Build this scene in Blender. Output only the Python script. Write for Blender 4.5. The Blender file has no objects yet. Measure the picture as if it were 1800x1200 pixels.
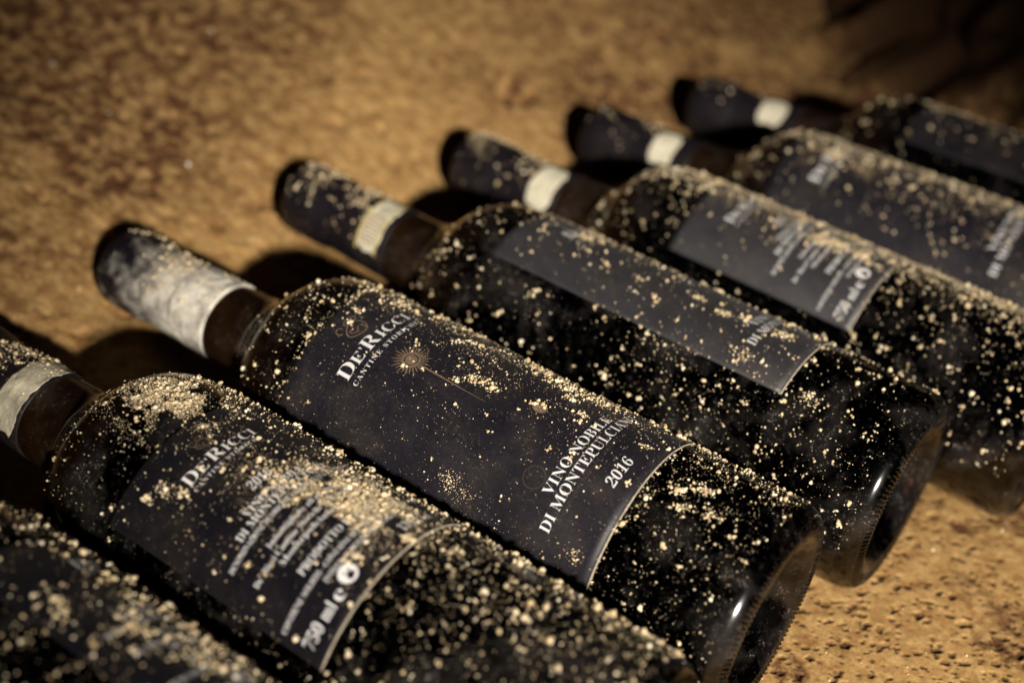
import bpy, bmesh, math, random
import numpy as np
from mathutils import Vector, Matrix

random.seed(7)
RNG = np.random.default_rng(11)
SC = bpy.context.scene
COL = SC.collection
MM = 0.001

# ------------------------------------------------------------------ camera
cam_data = bpy.data.cameras.new('camera')
cam = bpy.data.objects.new('camera', cam_data)
COL.objects.link(cam)
c_right = Vector((0.80652, 0.58129, 0.10779))
c_up = Vector((-0.40539, 0.41105, 0.81652))
c_fwd = Vector((-0.43033, 0.70224, -0.56717))
cam.matrix_world = Matrix(((c_right.x, c_up.x, -c_fwd.x, 0.06768),
                           (c_right.y, c_up.y, -c_fwd.y, -0.28711),
                           (c_right.z, c_up.z, -c_fwd.z, 0.32247),
                           (0, 0, 0, 1)))
cam_data.sensor_width = 36.0
cam_data.lens = 45.71
cam_data.clip_start = 0.01
cam_data.clip_end = 20.0
cam_data.dof.use_dof = True
cam_data.dof.focus_distance = 0.407
cam_data.dof.aperture_fstop = 4.9
cam_data.dof.aperture_blades = 9
SC.camera = cam

# ------------------------------------------------------------------ world and lamps (a dark cellar: no sky, no sun)
world = bpy.data.worlds.new('World')
SC.world = world
world.use_nodes = True
world.node_tree.nodes['Background'].inputs['Color'].default_value = (0.75, 0.42, 0.85, 1)
world.node_tree.nodes['Background'].inputs['Strength'].default_value = 0.006


def lamp(name, kind, loc, aim, energy, color):
    d = bpy.data.lights.new(name, kind)
    d.energy = energy
    d.color = color
    o = bpy.data.objects.new(name, d)
    COL.objects.link(o)
    o.location = loc
    o.rotation_euler = (Vector(aim) - Vector(loc)).to_track_quat('-Z', 'Y').to_euler()
    return d


key = lamp('cellar_spot_lamp', 'SPOT', (0.75, -0.71, 0.64), (-0.055, 0.045, 0.02), 152.0, (1.0, 0.92, 0.80))
key.spot_size = math.radians(29.5)
key.spot_blend = 1.0
key.shadow_soft_size = 0.026

vs = SC.view_settings
vs.view_transform = 'Standard'
vs.look = 'None'
vs.exposure = 0.0
vs.gamma = 1.0
vs.use_curve_mapping = False
SC.render.engine = 'CYCLES'
SC.cycles.max_bounces = 10
SC.cycles.transmission_bounces = 8
SC.cycles.transparent_max_bounces = 8
SC.cycles.caustics_reflective = False
SC.cycles.caustics_refractive = False
SC.cycles.use_denoising = True
SC.cycles.sample_clamp_indirect = 4.0


# ------------------------------------------------------------------ helpers
def tag(o, label=None, cat=None, group=None, kind=None):
    if label: o['label'] = label
    if cat: o['category'] = cat
    if group: o['group'] = group
    if kind: o['kind'] = kind
    return o


def mesh_np(name, verts, faces, mat=None, smooth=True):
    """verts (n,3) in mm; faces: (m,k) array or list of such arrays"""
    me = bpy.data.meshes.new(name)
    v = np.asarray(verts, dtype=np.float32) * MM
    groups = faces if isinstance(faces, list) else [faces]
    groups = [np.asarray(g, dtype=np.int32) for g in groups if len(g)]
    loops = np.concatenate([g.ravel() for g in groups])
    sizes = np.concatenate([np.full(len(g), g.shape[1], dtype=np.int32) for g in groups])
    starts = np.concatenate([[0], np.cumsum(sizes)[:-1]]).astype(np.int32)
    me.vertices.add(len(v)); me.vertices.foreach_set('co', v.ravel())
    me.loops.add(len(loops)); me.loops.foreach_set('vertex_index', loops)
    me.polygons.add(len(sizes))
    me.polygons.foreach_set('loop_start', starts)
    me.polygons.foreach_set('loop_total', sizes)
    me.update(calc_edges=True)
    me.validate()
    me.polygons.foreach_set('use_smooth', np.full(len(me.polygons), smooth))
    if mat: me.materials.append(mat)
    return me


def link(name, me, parent=None):
    o = bpy.data.objects.new(name, me)
    COL.objects.link(o)
    if parent: o.parent = parent
    return o


def grid_faces(nu, nv, wrap=False):
    a = np.arange(nu * nv).reshape(nu, nv)
    if wrap:
        b = np.concatenate([a, a[:, :1]], 1)
    else:
        b = a
    return np.stack([b[:-1, :-1], b[1:, :-1], b[1:, 1:], b[:-1, 1:]], -1).reshape(-1, 4)


_lat = np.random.default_rng(5).random((256, 256))


def vnoise(x, y):
    x = np.asarray(x, float); y = np.asarray(y, float)
    xi = np.floor(x).astype(int); yi = np.floor(y).astype(int)
    fx = x - xi; fy = y - yi
    fx = fx * fx * (3 - 2 * fx); fy = fy * fy * (3 - 2 * fy)
    g = lambda a, b: _lat[a & 255, b & 255]
    return ((g(xi, yi) * (1 - fx) + g(xi + 1, yi) * fx) * (1 - fy)
            + (g(xi, yi + 1) * (1 - fx) + g(xi + 1, yi + 1) * fx) * fy)


def fbm(x, y, octv=4, gain=0.5):
    t = 0; a = 1; n = 0
    for k in range(octv):
        t = t + a * vnoise(x * 2 ** k + 17.3 * k, y * 2 ** k + 9.1 * k); n += a; a *= gain
    return t / n


def sstep(a, b, x):
    t = np.clip((x - a) / (b - a), 0, 1)
    return t * t * (3 - 2 * t)


# ------------------------------------------------------------------ materials
def new_mat(name):
    m = bpy.data.materials.new(name)
    m.use_nodes = True
    nt = m.node_tree
    return m, nt, nt.nodes, nt.links, nt.nodes['Principled BSDF']


def add(nt, typ, **kw):
    n = nt.nodes.new(typ)
    for k, v in kw.items():
        if k in n.inputs.keys():
            n.inputs[k].default_value = v
        else:
            setattr(n, k, v)
    return n


def ramp(nt, src, stops):
    r = nt.nodes.new('ShaderNodeValToRGB')
    e = r.color_ramp.elements
    while len(e) < len(stops): e.new(0.5)
    for k, (p, c) in enumerate(stops):
        e[k].position = p
        e[k].color = c if len(c) == 4 else (*c, 1)
    nt.links.new(src, r.inputs['Fac'])
    return r


def noise(nt, vec, scale, detail=4, rough=0.55, dist=0.0):
    n = add(nt, 'ShaderNodeTexNoise', Scale=scale, Detail=detail, Roughness=rough, Distortion=dist)
    nt.links.new(vec, n.inputs['Vector'])
    return n


def simple(name, col, rough=0.6, spec=0.5, metallic=0.0, bump=None, vary=0.0, vscale=300):
    m, nt, nd, lk, b = new_mat(name)
    b.inputs['Base Color'].default_value = (*col, 1)
    b.inputs['Roughness'].default_value = rough
    b.inputs['Specular IOR Level'].default_value = spec
    b.inputs['Metallic'].default_value = metallic
    tc = add(nt, 'ShaderNodeTexCoord')
    if vary:
        n = noise(nt, tc.outputs['Object'], vscale, 5, 0.6)
        r = ramp(nt, n.outputs['Fac'], [(0.3, tuple(c * (1 - vary) for c in col)), (0.7, tuple(min(1, c * (1 + vary)) for c in col))])
        lk.new(r.outputs['Color'], b.inputs['Base Color'])
    if bump:
        n2 = noise(nt, tc.outputs['Object'], bump[0], 5, 0.6)
        bp = add(nt, 'ShaderNodeBump', Strength=bump[1], Distance=bump[2])
        lk.new(n2.outputs['Fac'], bp.inputs['Height'])
        lk.new(bp.outputs['Normal'], b.inputs['Normal'])
    return m


DUST = (0.60, 0.465, 0.255)


def dust_mask(nt, amount=0.5, coord='Object'):
    """fine powder: tiny specks gathered in cloudy patches"""
    tc = add(nt, 'ShaderNodeTexCoord')
    oi = add(nt, 'ShaderNodeObjectInfo')
    add_v = add(nt, 'ShaderNodeVectorMath', operation='ADD')
    comb = add(nt, 'ShaderNodeVectorMath', operation='SCALE')
    comb.inputs[0].default_value = (1.0, 0.7, 0.4)
    nt.links.new(oi.outputs['Random'], comb.inputs['Scale'])
    nt.links.new(tc.outputs[coord], add_v.inputs[0])
    nt.links.new(comb.outputs['Vector'], add_v.inputs[1])
    v = add_v.outputs['Vector']
    cloud = noise(nt, v, 45, 4, 0.6, 0.4)
    cl = ramp(nt, cloud.outputs['Fac'], [(0.50, (0, 0, 0)), (0.74, (1, 1, 1))])
    fine = noise(nt, v, 1500, 2, 0.7)
    fr = ramp(nt, fine.outputs['Fac'], [(0.50, (0, 0, 0)), (0.68, (1, 1, 1))])
    mid = noise(nt, v, 420, 3, 0.65)
    mr = ramp(nt, mid.outputs['Fac'], [(0.52, (0, 0, 0)), (0.72, (1, 1, 1))])
    mul = add(nt, 'ShaderNodeMath', operation='MULTIPLY')
    nt.links.new(fr.outputs['Color'], mul.inputs[0]); nt.links.new(mr.outputs['Color'], mul.inputs[1])
    base = add(nt, 'ShaderNodeMath', operation='MULTIPLY_ADD')
    nt.links.new(cl.outputs['Color'], base.inputs[0]); base.inputs[1].default_value = 0.85; base.inputs[2].default_value = 0.10
    mul2 = add(nt, 'ShaderNodeMath', operation='MULTIPLY')
    nt.links.new(mul.outputs[0], mul2.inputs[0]); nt.links.new(base.outputs[0], mul2.inputs[1])
    # a thin even film in the clouds, plus the specks
    film = add(nt, 'ShaderNodeMath', operation='MULTIPLY_ADD')
    nt.links.new(cl.outputs['Color'], film.inputs[0]); film.inputs[1].default_value = 0.05
    nt.links.new(mul2.outputs[0], film.inputs[2])
    out = add(nt, 'ShaderNodeMath', operation='MULTIPLY', use_clamp=True)
    nt.links.new(film.outputs[0], out.inputs[0]); out.inputs[1].default_value = amount
    return out.outputs[0]


def make_glass():
    m, nt, nd, lk, b = new_mat('dark_bottle_glass')
    b.inputs['Base Color'].default_value = (0.86, 0.76, 0.56, 1)
    b.inputs['Transmission Weight'].default_value = 1.0
    b.inputs['IOR'].default_value = 1.52
    b.inputs['Roughness'].default_value = 0.15
    tc = add(nt, 'ShaderNodeTexCoord')
    n = noise(nt, tc.outputs['Object'], 70, 3, 0.5)
    bp = add(nt, 'ShaderNodeBump', Strength=0.12, Distance=0.0008)
    lk.new(n.outputs['Fac'], bp.inputs['Height']); lk.new(bp.outputs['Normal'], b.inputs['Normal'])
    d = add(nt, 'ShaderNodeBsdfDiffuse', Color=(0.44, 0.385, 0.36, 1))
    mix = add(nt, 'ShaderNodeMixShader')
    lk.new(dust_mask(nt, 0.8), mix.inputs[0])
    lk.new(b.outputs['BSDF'], mix.inputs[1]); lk.new(d.outputs['BSDF'], mix.inputs[2])
    out = nd['Material Output']
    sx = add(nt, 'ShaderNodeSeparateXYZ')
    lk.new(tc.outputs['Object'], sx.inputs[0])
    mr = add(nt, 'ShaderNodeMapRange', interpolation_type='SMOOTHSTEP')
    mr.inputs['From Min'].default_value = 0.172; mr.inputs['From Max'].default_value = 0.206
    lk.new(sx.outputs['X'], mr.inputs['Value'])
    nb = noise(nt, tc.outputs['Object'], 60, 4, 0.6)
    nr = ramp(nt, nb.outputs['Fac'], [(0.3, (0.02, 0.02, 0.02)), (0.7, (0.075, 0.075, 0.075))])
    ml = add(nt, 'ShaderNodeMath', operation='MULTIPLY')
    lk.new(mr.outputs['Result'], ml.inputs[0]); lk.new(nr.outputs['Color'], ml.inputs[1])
    db = add(nt, 'ShaderNodeBsdfDiffuse', Color=(0.26, 0.125, 0.05, 1))  # brown glow of light through shoulder and neck glass, painted as a film
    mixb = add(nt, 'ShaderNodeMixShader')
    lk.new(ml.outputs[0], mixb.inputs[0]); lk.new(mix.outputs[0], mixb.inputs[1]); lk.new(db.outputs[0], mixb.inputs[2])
    lk.new(mixb.outputs[0], out.inputs['Surface'])
    va = add(nt, 'ShaderNodeVolumeAbsorption', Color=(0.80, 0.56, 0.16, 1), Density=330.0)
    lk.new(va.outputs[0], out.inputs['Volume'])
    return m


def make_label_paper(name='black_label_paper', spec=0.3, r0=0.42, r1=0.58, k=1.0, powder=0.42):
    m, nt, nd, lk, b = new_mat(name)
    tc = add(nt, 'ShaderNodeTexCoord')
    v = tc.outputs['Object']
    n1 = noise(nt, v, 55, 6, 0.62, 0.5)
    r = ramp(nt, n1.outputs['Fac'], [(0.30, (0.0075 * k, 0.0070 * k, 0.0115 * k)), (0.52, (0.012 * k, 0.0105 * k, 0.0150 * k)), (0.72, (0.022 * k, 0.0180 * k, 0.0205 * k))])
    n2 = noise(nt, v, 900, 4, 0.7)
    r2 = ramp(nt, n2.outputs['Fac'], [(0.35, (0.7, 0.7, 0.72)), (0.7, (1.25, 1.22, 1.2))])
    mx = add(nt, 'ShaderNodeMix', data_type='RGBA', blend_type='MULTIPLY')
    mx.inputs[0].default_value = 1.0
    lk.new(r.outputs['Color'], mx.inputs[6]); lk.new(r2.outputs['Color'], mx.inputs[7])
    lk.new(mx.outputs[2], b.inputs['Base Color'])
    rr = ramp(nt, n1.outputs['Fac'], [(0.3, (r0, r0, r0)), (0.7, (r1, r1, r1))])
    lk.new(rr.outputs['Color'], b.inputs['Roughness'])
    b.inputs['Specular IOR Level'].default_value = spec
    b.inputs['Sheen Weight'].default_value = 0.02
    bp = add(nt, 'ShaderNodeBump', Strength=0.25, Distance=0.0003)
    lk.new(n2.outputs['Fac'], bp.inputs['Height']); lk.new(bp.outputs['Normal'], b.inputs['Normal'])
    d = add(nt, 'ShaderNodeBsdfDiffuse', Color=(*DUST, 1))
    mix = add(nt, 'ShaderNodeMixShader')
    lk.new(dust_mask(nt, powder), mix.inputs[0])
    lk.new(b.outputs['BSDF'], mix.inputs[1]); lk.new(d.outputs['BSDF'], mix.inputs[2])
    lk.new(mix.outputs[0], nd['Material Output'].inputs['Surface'])
    return m


def make_capsule(name, amount, film):
    m, nt, nd, lk, b = new_mat(name)
    b.inputs['Base Color'].default_value = (0.008, 0.006, 0.009, 1)
    b.inputs['Specular IOR Level'].default_value = 0.25
    b.inputs['Roughness'].default_value = 0.5
    tc = add(nt, 'ShaderNodeTexCoord')
    n = noise(nt, tc.outputs['Object'], 160, 5, 0.6)
    bp = add(nt, 'ShaderNodeBump', Strength=0.3, Distance=0.0012)
    lk.new(n.outputs['Fac'], bp.inputs['Height']); lk.new(bp.outputs['Normal'], b.inputs['Normal'])
    d = add(nt, 'ShaderNodeBsdfDiffuse', Color=(*film, 1))
    lk.new(bp.outputs['Normal'], d.inputs['Normal'])
    mix = add(nt, 'ShaderNodeMixShader')
    lk.new(dust_mask(nt, amount), mix.inputs[0])
    lk.new(b.outputs['BSDF'], mix.inputs[1]); lk.new(d.outputs['BSDF'], mix.inputs[2])
    lk.new(mix.outputs[0], nd['Material Output'].inputs['Surface'])
    return m


def make_powdered_capsule():
    """capsule of the sun-label bottle: a pale chalky film from the strip towards the middle"""
    m, nt, nd, lk, b = new_mat('chalk_dusted_capsule')
    b.inputs['Base Color'].default_value = (0.008, 0.006, 0.009, 1)
    b.inputs['Specular IOR Level'].default_value = 0.25
    b.inputs['Roughness'].default_value = 0.5
    tc = add(nt, 'ShaderNodeTexCoord')
    sx = add(nt, 'ShaderNodeSeparateXYZ')
    lk.new(tc.outputs['Object'], sx.inputs[0])
    n = noise(nt, tc.outputs['Object'], 130, 6, 0.65)
    # film fades out towards the tip (object x in metres)
    mr = add(nt, 'ShaderNodeMapRange')
    mr.inputs['From Min'].default_value = 0.279; mr.inputs['From Max'].default_value = 0.244
    lk.new(sx.outputs['X'], mr.inputs['Value'])
    s1 = add(nt, 'ShaderNodeMath', operation='MULTIPLY_ADD'); s1.inputs[1].default_value = 1.5; s1.inputs[2].default_value = -0.75
    lk.new(n.outputs['Fac'], s1.inputs[0])
    s2 = add(nt, 'ShaderNodeMath', operation='ADD', use_clamp=True)
    lk.new(s1.outputs[0], s2.inputs[0]); lk.new(mr.outputs['Result'], s2.inputs[1])
    mul = add(nt, 'ShaderNodeMath', operation='MULTIPLY'); mul.inputs[1].default_value = 0.92
    lk.new(s2.outputs[0], mul.inputs[0])
    col = ramp(nt, n.outputs['Fac'], [(0.35, (0.46, 0.42, 0.38)), (0.62, (0.82, 0.77, 0.66))])
    d = add(nt, 'ShaderNodeBsdfDiffuse')
    lk.new(col.outputs['Color'], d.inputs['Color'])
    bp = add(nt, 'ShaderNodeBump', Strength=0.5, Distance=0.0015)
    lk.new(n.outputs['Fac'], bp.inputs['Height'])
    lk.new(bp.outputs['Normal'], d.inputs['Normal']); lk.new(bp.outputs['Normal'], b.inputs['Normal'])
    mix = add(nt, 'ShaderNodeMixShader')
    lk.new(mul.outputs[0], mix.inputs[0])
    lk.new(b.outputs['BSDF'], mix.inputs[1]); lk.new(d.outputs['BSDF'], mix.inputs[2])
    lk.new(mix.outputs[0], nd['Material Output'].inputs['Surface'])
    return m


def make_stone():
    m, nt, nd, lk, b = new_mat('ochre_tufa_stone')
    tc = add(nt, 'ShaderNodeTexCoord')
    v = tc.outputs['Object']
    big = noise(nt, v, 7, 5, 0.6, 0.3)
    mid = noise(nt, v, 140, 6, 0.70, 0.2)
    fine = noise(nt, v, 420, 5, 0.65)
    c1 = ramp(nt, mid.outputs['Fac'], [(0.30, (0.27, 0.135, 0.046)), (0.48, (0.43, 0.262, 0.104)), (0.70, (0.56, 0.372, 0.165))])
    c2 = ramp(nt, fine.outputs['Fac'], [(0.3, (0.66, 0.62, 0.56)), (0.65, (1.12, 1.1, 1.06))])
    mx = add(nt, 'ShaderNodeMix', data_type='RGBA', blend_type='MULTIPLY'); mx.inputs[0].default_value = 1.0
    lk.new(c1.outputs['Color'], mx.inputs[6]); lk.new(c2.outputs['Color'], mx.inputs[7])
    # mottled stains plus painted dimming (far floor, fissures), carried by the mesh attribute
    at = add(nt, 'ShaderNodeAttribute', attribute_name='patina_shade')
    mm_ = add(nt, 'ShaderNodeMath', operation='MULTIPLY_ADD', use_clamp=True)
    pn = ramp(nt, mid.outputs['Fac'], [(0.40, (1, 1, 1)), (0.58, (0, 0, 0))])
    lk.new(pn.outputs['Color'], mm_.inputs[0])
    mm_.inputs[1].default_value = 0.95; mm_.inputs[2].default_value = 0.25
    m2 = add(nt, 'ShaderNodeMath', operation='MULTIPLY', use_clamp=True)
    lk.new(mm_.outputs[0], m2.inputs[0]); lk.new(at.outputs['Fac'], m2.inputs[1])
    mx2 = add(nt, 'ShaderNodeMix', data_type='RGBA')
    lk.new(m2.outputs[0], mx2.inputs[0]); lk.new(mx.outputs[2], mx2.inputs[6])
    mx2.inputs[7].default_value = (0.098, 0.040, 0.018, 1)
    po = add(nt, 'ShaderNodeAttribute', attribute_name='recess_shade')  # shade in pits and fissures, painted into the stone colour
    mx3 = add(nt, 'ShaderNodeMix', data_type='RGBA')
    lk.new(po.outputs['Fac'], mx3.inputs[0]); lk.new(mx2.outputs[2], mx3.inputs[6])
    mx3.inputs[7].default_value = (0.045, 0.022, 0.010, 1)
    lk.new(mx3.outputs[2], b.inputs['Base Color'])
    b.inputs['Roughness'].default_value = 0.92
    b.inputs['Specular IOR Level'].default_value = 0.15
    bp = add(nt, 'ShaderNodeBump', Strength=0.5, Distance=0.00045)
    lk.new(fine.outputs['Fac'], bp.inputs['Height'])
    bp2 = add(nt, 'ShaderNodeBump', Strength=0.5, Distance=0.0014)
    lk.new(mid.outputs['Fac'], bp2.inputs['Height']); lk.new(bp.outputs['Normal'], bp2.inputs['Normal'])
    lk.new(bp2.outputs['Normal'], b.inputs['Normal'])
    return m


def make_crumb():
    m, nt, nd, lk, b = new_mat('sandy_dust_crumbs')
    g = add(nt, 'ShaderNodeNewGeometry')
    r = ramp(nt, g.outputs['Random Per Island'], [(0.0, (0.42, 0.30, 0.165)), (0.35, (0.60, 0.465, 0.275)), (0.75, (0.73, 0.60, 0.39)), (1.0, (0.85, 0.76, 0.59))])
    lk.new(r.outputs['Color'], b.inputs['Base Color'])
    b.inputs['Roughness'].default_value = 0.85
    b.inputs['Specular IOR Level'].default_value = 0.2
    return m


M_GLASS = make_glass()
M_WINE = simple('red_wine_core', (0.0035, 0.0020, 0.0040), 0.9, 0.0)
M_PAPER = make_label_paper()
M_PAPER_SHADED = make_label_paper('matt_shaded_label_paper', 0.06, k=0.6, powder=0.3)  # darker matt copy: shade on the near labels put into the paper colour
M_PAPER_SATIN = make_label_paper('satin_label_paper', 1.0, 0.55, 0.66)
M_PAPER_SATIN.node_tree.nodes['Principled BSDF'].inputs['Coat Weight'].default_value = 0.5
M_PAPER_SATIN.node_tree.nodes['Principled BSDF'].inputs['Coat Roughness'].default_value = 0.6
M_EDGE = simple('torn_paper_edge', (0.36, 0.31, 0.24), 0.8, 0.2, vary=0.35, vscale=500)
M_INK = simple('white_print', (0.66, 0.65, 0.66), 0.6, 0.3, vary=0.12, vscale=900)
M_BRONZE = simple('bronze_print', (0.150, 0.105, 0.068), 0.5, 0.5, vary=0.3, vscale=700)
M_FAINT = simple('faint_embossed_print', (0.040, 0.031, 0.030), 0.45, 0.5, vary=0.4, vscale=500)
M_STRIP = simple('cream_strip_paper', (0.66, 0.615, 0.47), 0.75, 0.3, bump=(250, 0.3, 0.0008), vary=0.25, vscale=150)
M_STRIP_DIRTY = simple('soiled_strip_paper', (0.50, 0.455, 0.34), 0.85, 0.2, bump=(140, 0.6, 0.0015), vary=0.5, vscale=120)
M_STRIPPRINT = simple('brown_strip_print', (0.22, 0.11, 0.055), 0.7, 0.2)
M_STRIPEDGE = simple('ochre_strip_border', (0.50, 0.42, 0.17), 0.7, 0.2)
M_CAPS = make_capsule('black_capsule', 0.8, (0.42, 0.33, 0.22))
M_CAPS_CHALK = make_powdered_capsule()
M_STONE = make_stone()
M_CRUMB = make_crumb()
M_GLINT = simple('pale_quartz_grain', (0.85, 0.82, 0.74), 0.08, 1.0)

# ------------------------------------------------------------------ stone floor
def axis(*segs):
    out = []
    for a, b, st in segs:
        out.append(np.arange(a, b - st * 0.5, st))
    out.append([segs[-1][1]])
    return np.concatenate(out)


gx = axis((-1500, -700, 16), (-700, -240, 1.8), (-240, -30, 4), (-30, 130, 0.5), (130, 700, 12))
gy = axis((-700, -70, 9), (-70, 0, 1.4), (0, 240, 0.58), (240, 640, 2.4), (640, 1500, 9))
X, Y = np.meshgrid(gx, gy, indexing='ij')
rough_zone = sstep(-215, -290, X)                       # the hewn part beyond the necks is coarser
relief = (fbm(X / 62, Y / 62, 3) - 0.5) * 5.0 * rough_zone
# chiselled, diagonally drawn grain
u = (X * 0.75 + Y * 0.66) / 6.5; w = (-X * 0.66 + Y * 0.75) / 6.0
relief += (fbm(u, w, 4, 0.6) - 0.5) * (0.3 + 2.6 * rough_zone)
relief += (fbm(X / 3.1, Y / 3.1, 3, 0.6) - 0.5) * (0.30 + 1.3 * rough_zone)
Z = relief - 0.9
# the bed rises under the necks and goes on as a rough slope behind them
bed = X - np.interp(Y, [-157, -80, 0, 85, 161, 251, 330, 420], [2, 0, 0, 9, 38, 62, 80, 90])
Z = np.where(bed > -225, np.minimum(Z, 0.0), Z)
d_ = np.clip(-208 - bed, 0, None)
Z = Z + 20.0 * sstep(0, 78, d_) + 0.33 * np.clip(d_ - 78, 0, None)
patina_shade = sstep(0.47, 0.66, fbm(X / 105 + 3.3, Y / 105 + 8.1, 4, 0.55)) * 0.55
far = sstep(-320, -480, X + 0.25 * (Y - 150)) + 0.9 * sstep(190, 370, Y)  # light falling off with distance, painted into the floor colour
patina_shade = np.clip(0.42 * sstep(-380, -520, X + 0.3 * (Y - 100)) + patina_shade * (0.35 + far) + far * 0.9 * sstep(0.26, 0.54, fbm(X / 26, Y / 26, 4, 0.6)), 0, 1)  # noise terms are mottled stains; the smooth term paints the far corner dimmer
patina_shade = np.clip(patina_shade + 0.9 * sstep(-260, -370, X + 0.35 * Y) * sstep(0.25, 0.55, fbm(X / 48 + 9, Y / 48, 3)), 0, 1)
patina_shade = np.clip(patina_shade + 0.8 * sstep(0.60, 0.72, fbm(X / 17 + 40, Y / 17 + 11, 3)) * sstep(-60, -20, X), 0, 1)


recess_shade = np.zeros_like(Z)


def pit(cx, cy, r, d, stain=0.0, sx=1.0, rot=0.0, dark=0.0):
    i0, i1 = np.searchsorted(gx, [cx - r * 1.5, cx + r * 1.5]); j0, j1 = np.searchsorted(gy, [cy - r * 1.5, cy + r * 1.5])
    if i1 <= i0 or j1 <= j0: return
    xx = X[i0:i1, j0:j1] - cx; yy = Y[i0:i1, j0:j1] - cy
    if sx != 1.0:
        c_, s_ = math.cos(rot), math.sin(rot)
        xx, yy = (xx * c_ + yy * s_) / sx, (-xx * s_ + yy * c_) * 1.15
    q = np.hypot(xx, yy) / r
    q = q + (vnoise(X[i0:i1, j0:j1] / r * 1.7, Y[i0:i1, j0:j1] / r * 1.7) - 0.5) * 0.7
    k = np.clip(1.15 - q, 0, 1)
    Z[i0:i1, j0:j1] -= d * np.clip(k * 1.8, 0, 1)
    if dark: recess_shade[i0:i1, j0:j1] = np.maximum(recess_shade[i0:i1, j0:j1], dark * sstep(1.15, 0.75, q))  # shade inside the pits painted as dark brown
    if stain: patina_shade[i0:i1, j0:j1] = np.clip(patina_shade[i0:i1, j0:j1] + stain * np.clip(1.4 - q, 0, 1), 0, 1)


for _ in range(4200):                                   # pores of the tufa in front of the bottle bases
    x = RNG.uniform(-30, 130); y = RNG.uniform(-10, 240)
    if vnoise(x / 14 + 5, y / 14) < 0.32 and RNG.random() < 0.75: continue
    r = min(0.40 + RNG.gamma(1.25, 0.24), 1.9)
    pit(x, y, r, r * 0.75, 0.0, RNG.uniform(1.0, 1.6), 0.75 + RNG.normal(0, 0.35), RNG.uniform(0.6, 1.0))
for _ in range(900):
    pit(RNG.uniform(-690, -240), RNG.uniform(-60, 600), RNG.uniform(2, 4.5), RNG.uniform(0.8, 2.4), 0.25)
PITS = []
verts = np.stack([X, Y, Z], -1).reshape(-1, 3)


def floor_z(x, y):
    i = np.clip(np.searchsorted(gx, x), 0, len(gx) - 1); j = np.clip(np.searchsorted(gy, y), 0, len(gy) - 1)
    return Z[i, j]


def world_on_floor(px, py):
    """photo pixel -> point on the floor (mm), marching the ray down to the relief"""
    d = (c_fwd * 2285.5 + c_right * (px - 900) - c_up * (py - 600)).normalized()
    t = 250.0
    while t < 2500:
        x, y, z = 67.68 + d.x * t, -287.11 + d.y * t, 322.47 + d.z * t
        if z <= float(floor_z(x, y)): break
        t += 1.5
    return x, y


for (px, py, r, dep) in ((905, 165, 10, 11), (1690, 925, 5, 0.8), (1735, 1115, 6, 0.8), (1150, 60, 9, 4), (560, 130, 7, 2), (300, 100, 9, 2)):
    x, y = world_on_floor(px, py)
    pit(x, y, r, dep, 0.9)
verts[:, 2] = Z.ravel()
fm = mesh_np('stone_floor', verts, grid_faces(len(gx), len(gy)), M_STONE)
pa = fm.attributes.new('recess_shade', 'FLOAT', 'POINT')
pa.data.foreach_set('value', recess_shade.ravel().astype(np.float32))
attr = fm.attributes.new('patina_shade', 'FLOAT', 'POINT')
attr.data.foreach_set('value', patina_shade.ravel().astype(np.float32))
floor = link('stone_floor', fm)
tag(floor, 'pitted ochre tufa floor the bottles lie on', kind='structure')

# ------------------------------------------------------------------ rough rock wall behind the last bottle
foot = np.array([(900, 300), (420, 395), (120, 455), (-60, 470), (-200, 500), (-285, 590), (-350, 760), (-440, 1150)], float)
seg = np.r_[0, np.cumsum(np.hypot(*np.diff(foot, axis=0).T))]
su = np.linspace(0, seg[-1], 420)
fxy = np.stack([np.interp(su, seg, foot[:, 0]), np.interp(su, seg, foot[:, 1])], -1)
ker = np.ones(31) / 31
for k in range(2):
    pad = np.pad(fxy[:, k], 15, mode='edge'); fxy[:, k] = np.convolve(pad, ker, 'valid')
tan = np.gradient(fxy, axis=0); tan /= np.linalg.norm(tan, axis=1)[:, None]
nrm = np.stack([-tan[:, 1], tan[:, 0]], -1) * -1
nrm *= np.sign((nrm @ np.array([-0.3, -1.0])))[:, None]
zv = np.linspace(-25, 420, 150)
U, V = np.meshgrid(su, zv, indexing='ij')
lean = V * 0.28
rib = np.abs(fbm((U + V * 0.35) / 52, V / 120, 2, 0.5) - 0.5) * 2
disp = 48 * sstep(0.0, 0.38, rib) + 60 * (fbm(U / 40, V / 55, 4, 0.6) - 0.5) - 25 - lean + 30 * sstep(60, -25, V)
WX = fxy[:, 0][:, None] + nrm[:, 0][:, None] * disp
WY = fxy[:, 1][:, None] + nrm[:, 1][:, None] * disp
wm = mesh_np('rock_wall', np.stack([WX, WY, V], -1).reshape(-1, 3), grid_faces(420, 150), M_STONE)
wp = wm.attributes.new('patina_shade', 'FLOAT', 'POINT')
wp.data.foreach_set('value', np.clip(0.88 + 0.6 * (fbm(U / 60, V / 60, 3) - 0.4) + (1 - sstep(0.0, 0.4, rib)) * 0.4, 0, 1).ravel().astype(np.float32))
wq = wm.attributes.new('recess_shade', 'FLOAT', 'POINT')
wq.data.foreach_set('value', np.clip(0.30 + 0.9 * (1 - sstep(0.05, 0.40, rib)), 0, 1).ravel().astype(np.float32))  # shade deep in the fissures, painted as darker rock
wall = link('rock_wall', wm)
tag(wall, 'rough dark brown rock face with upright fissures behind the bottles', 'rock wall')

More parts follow.
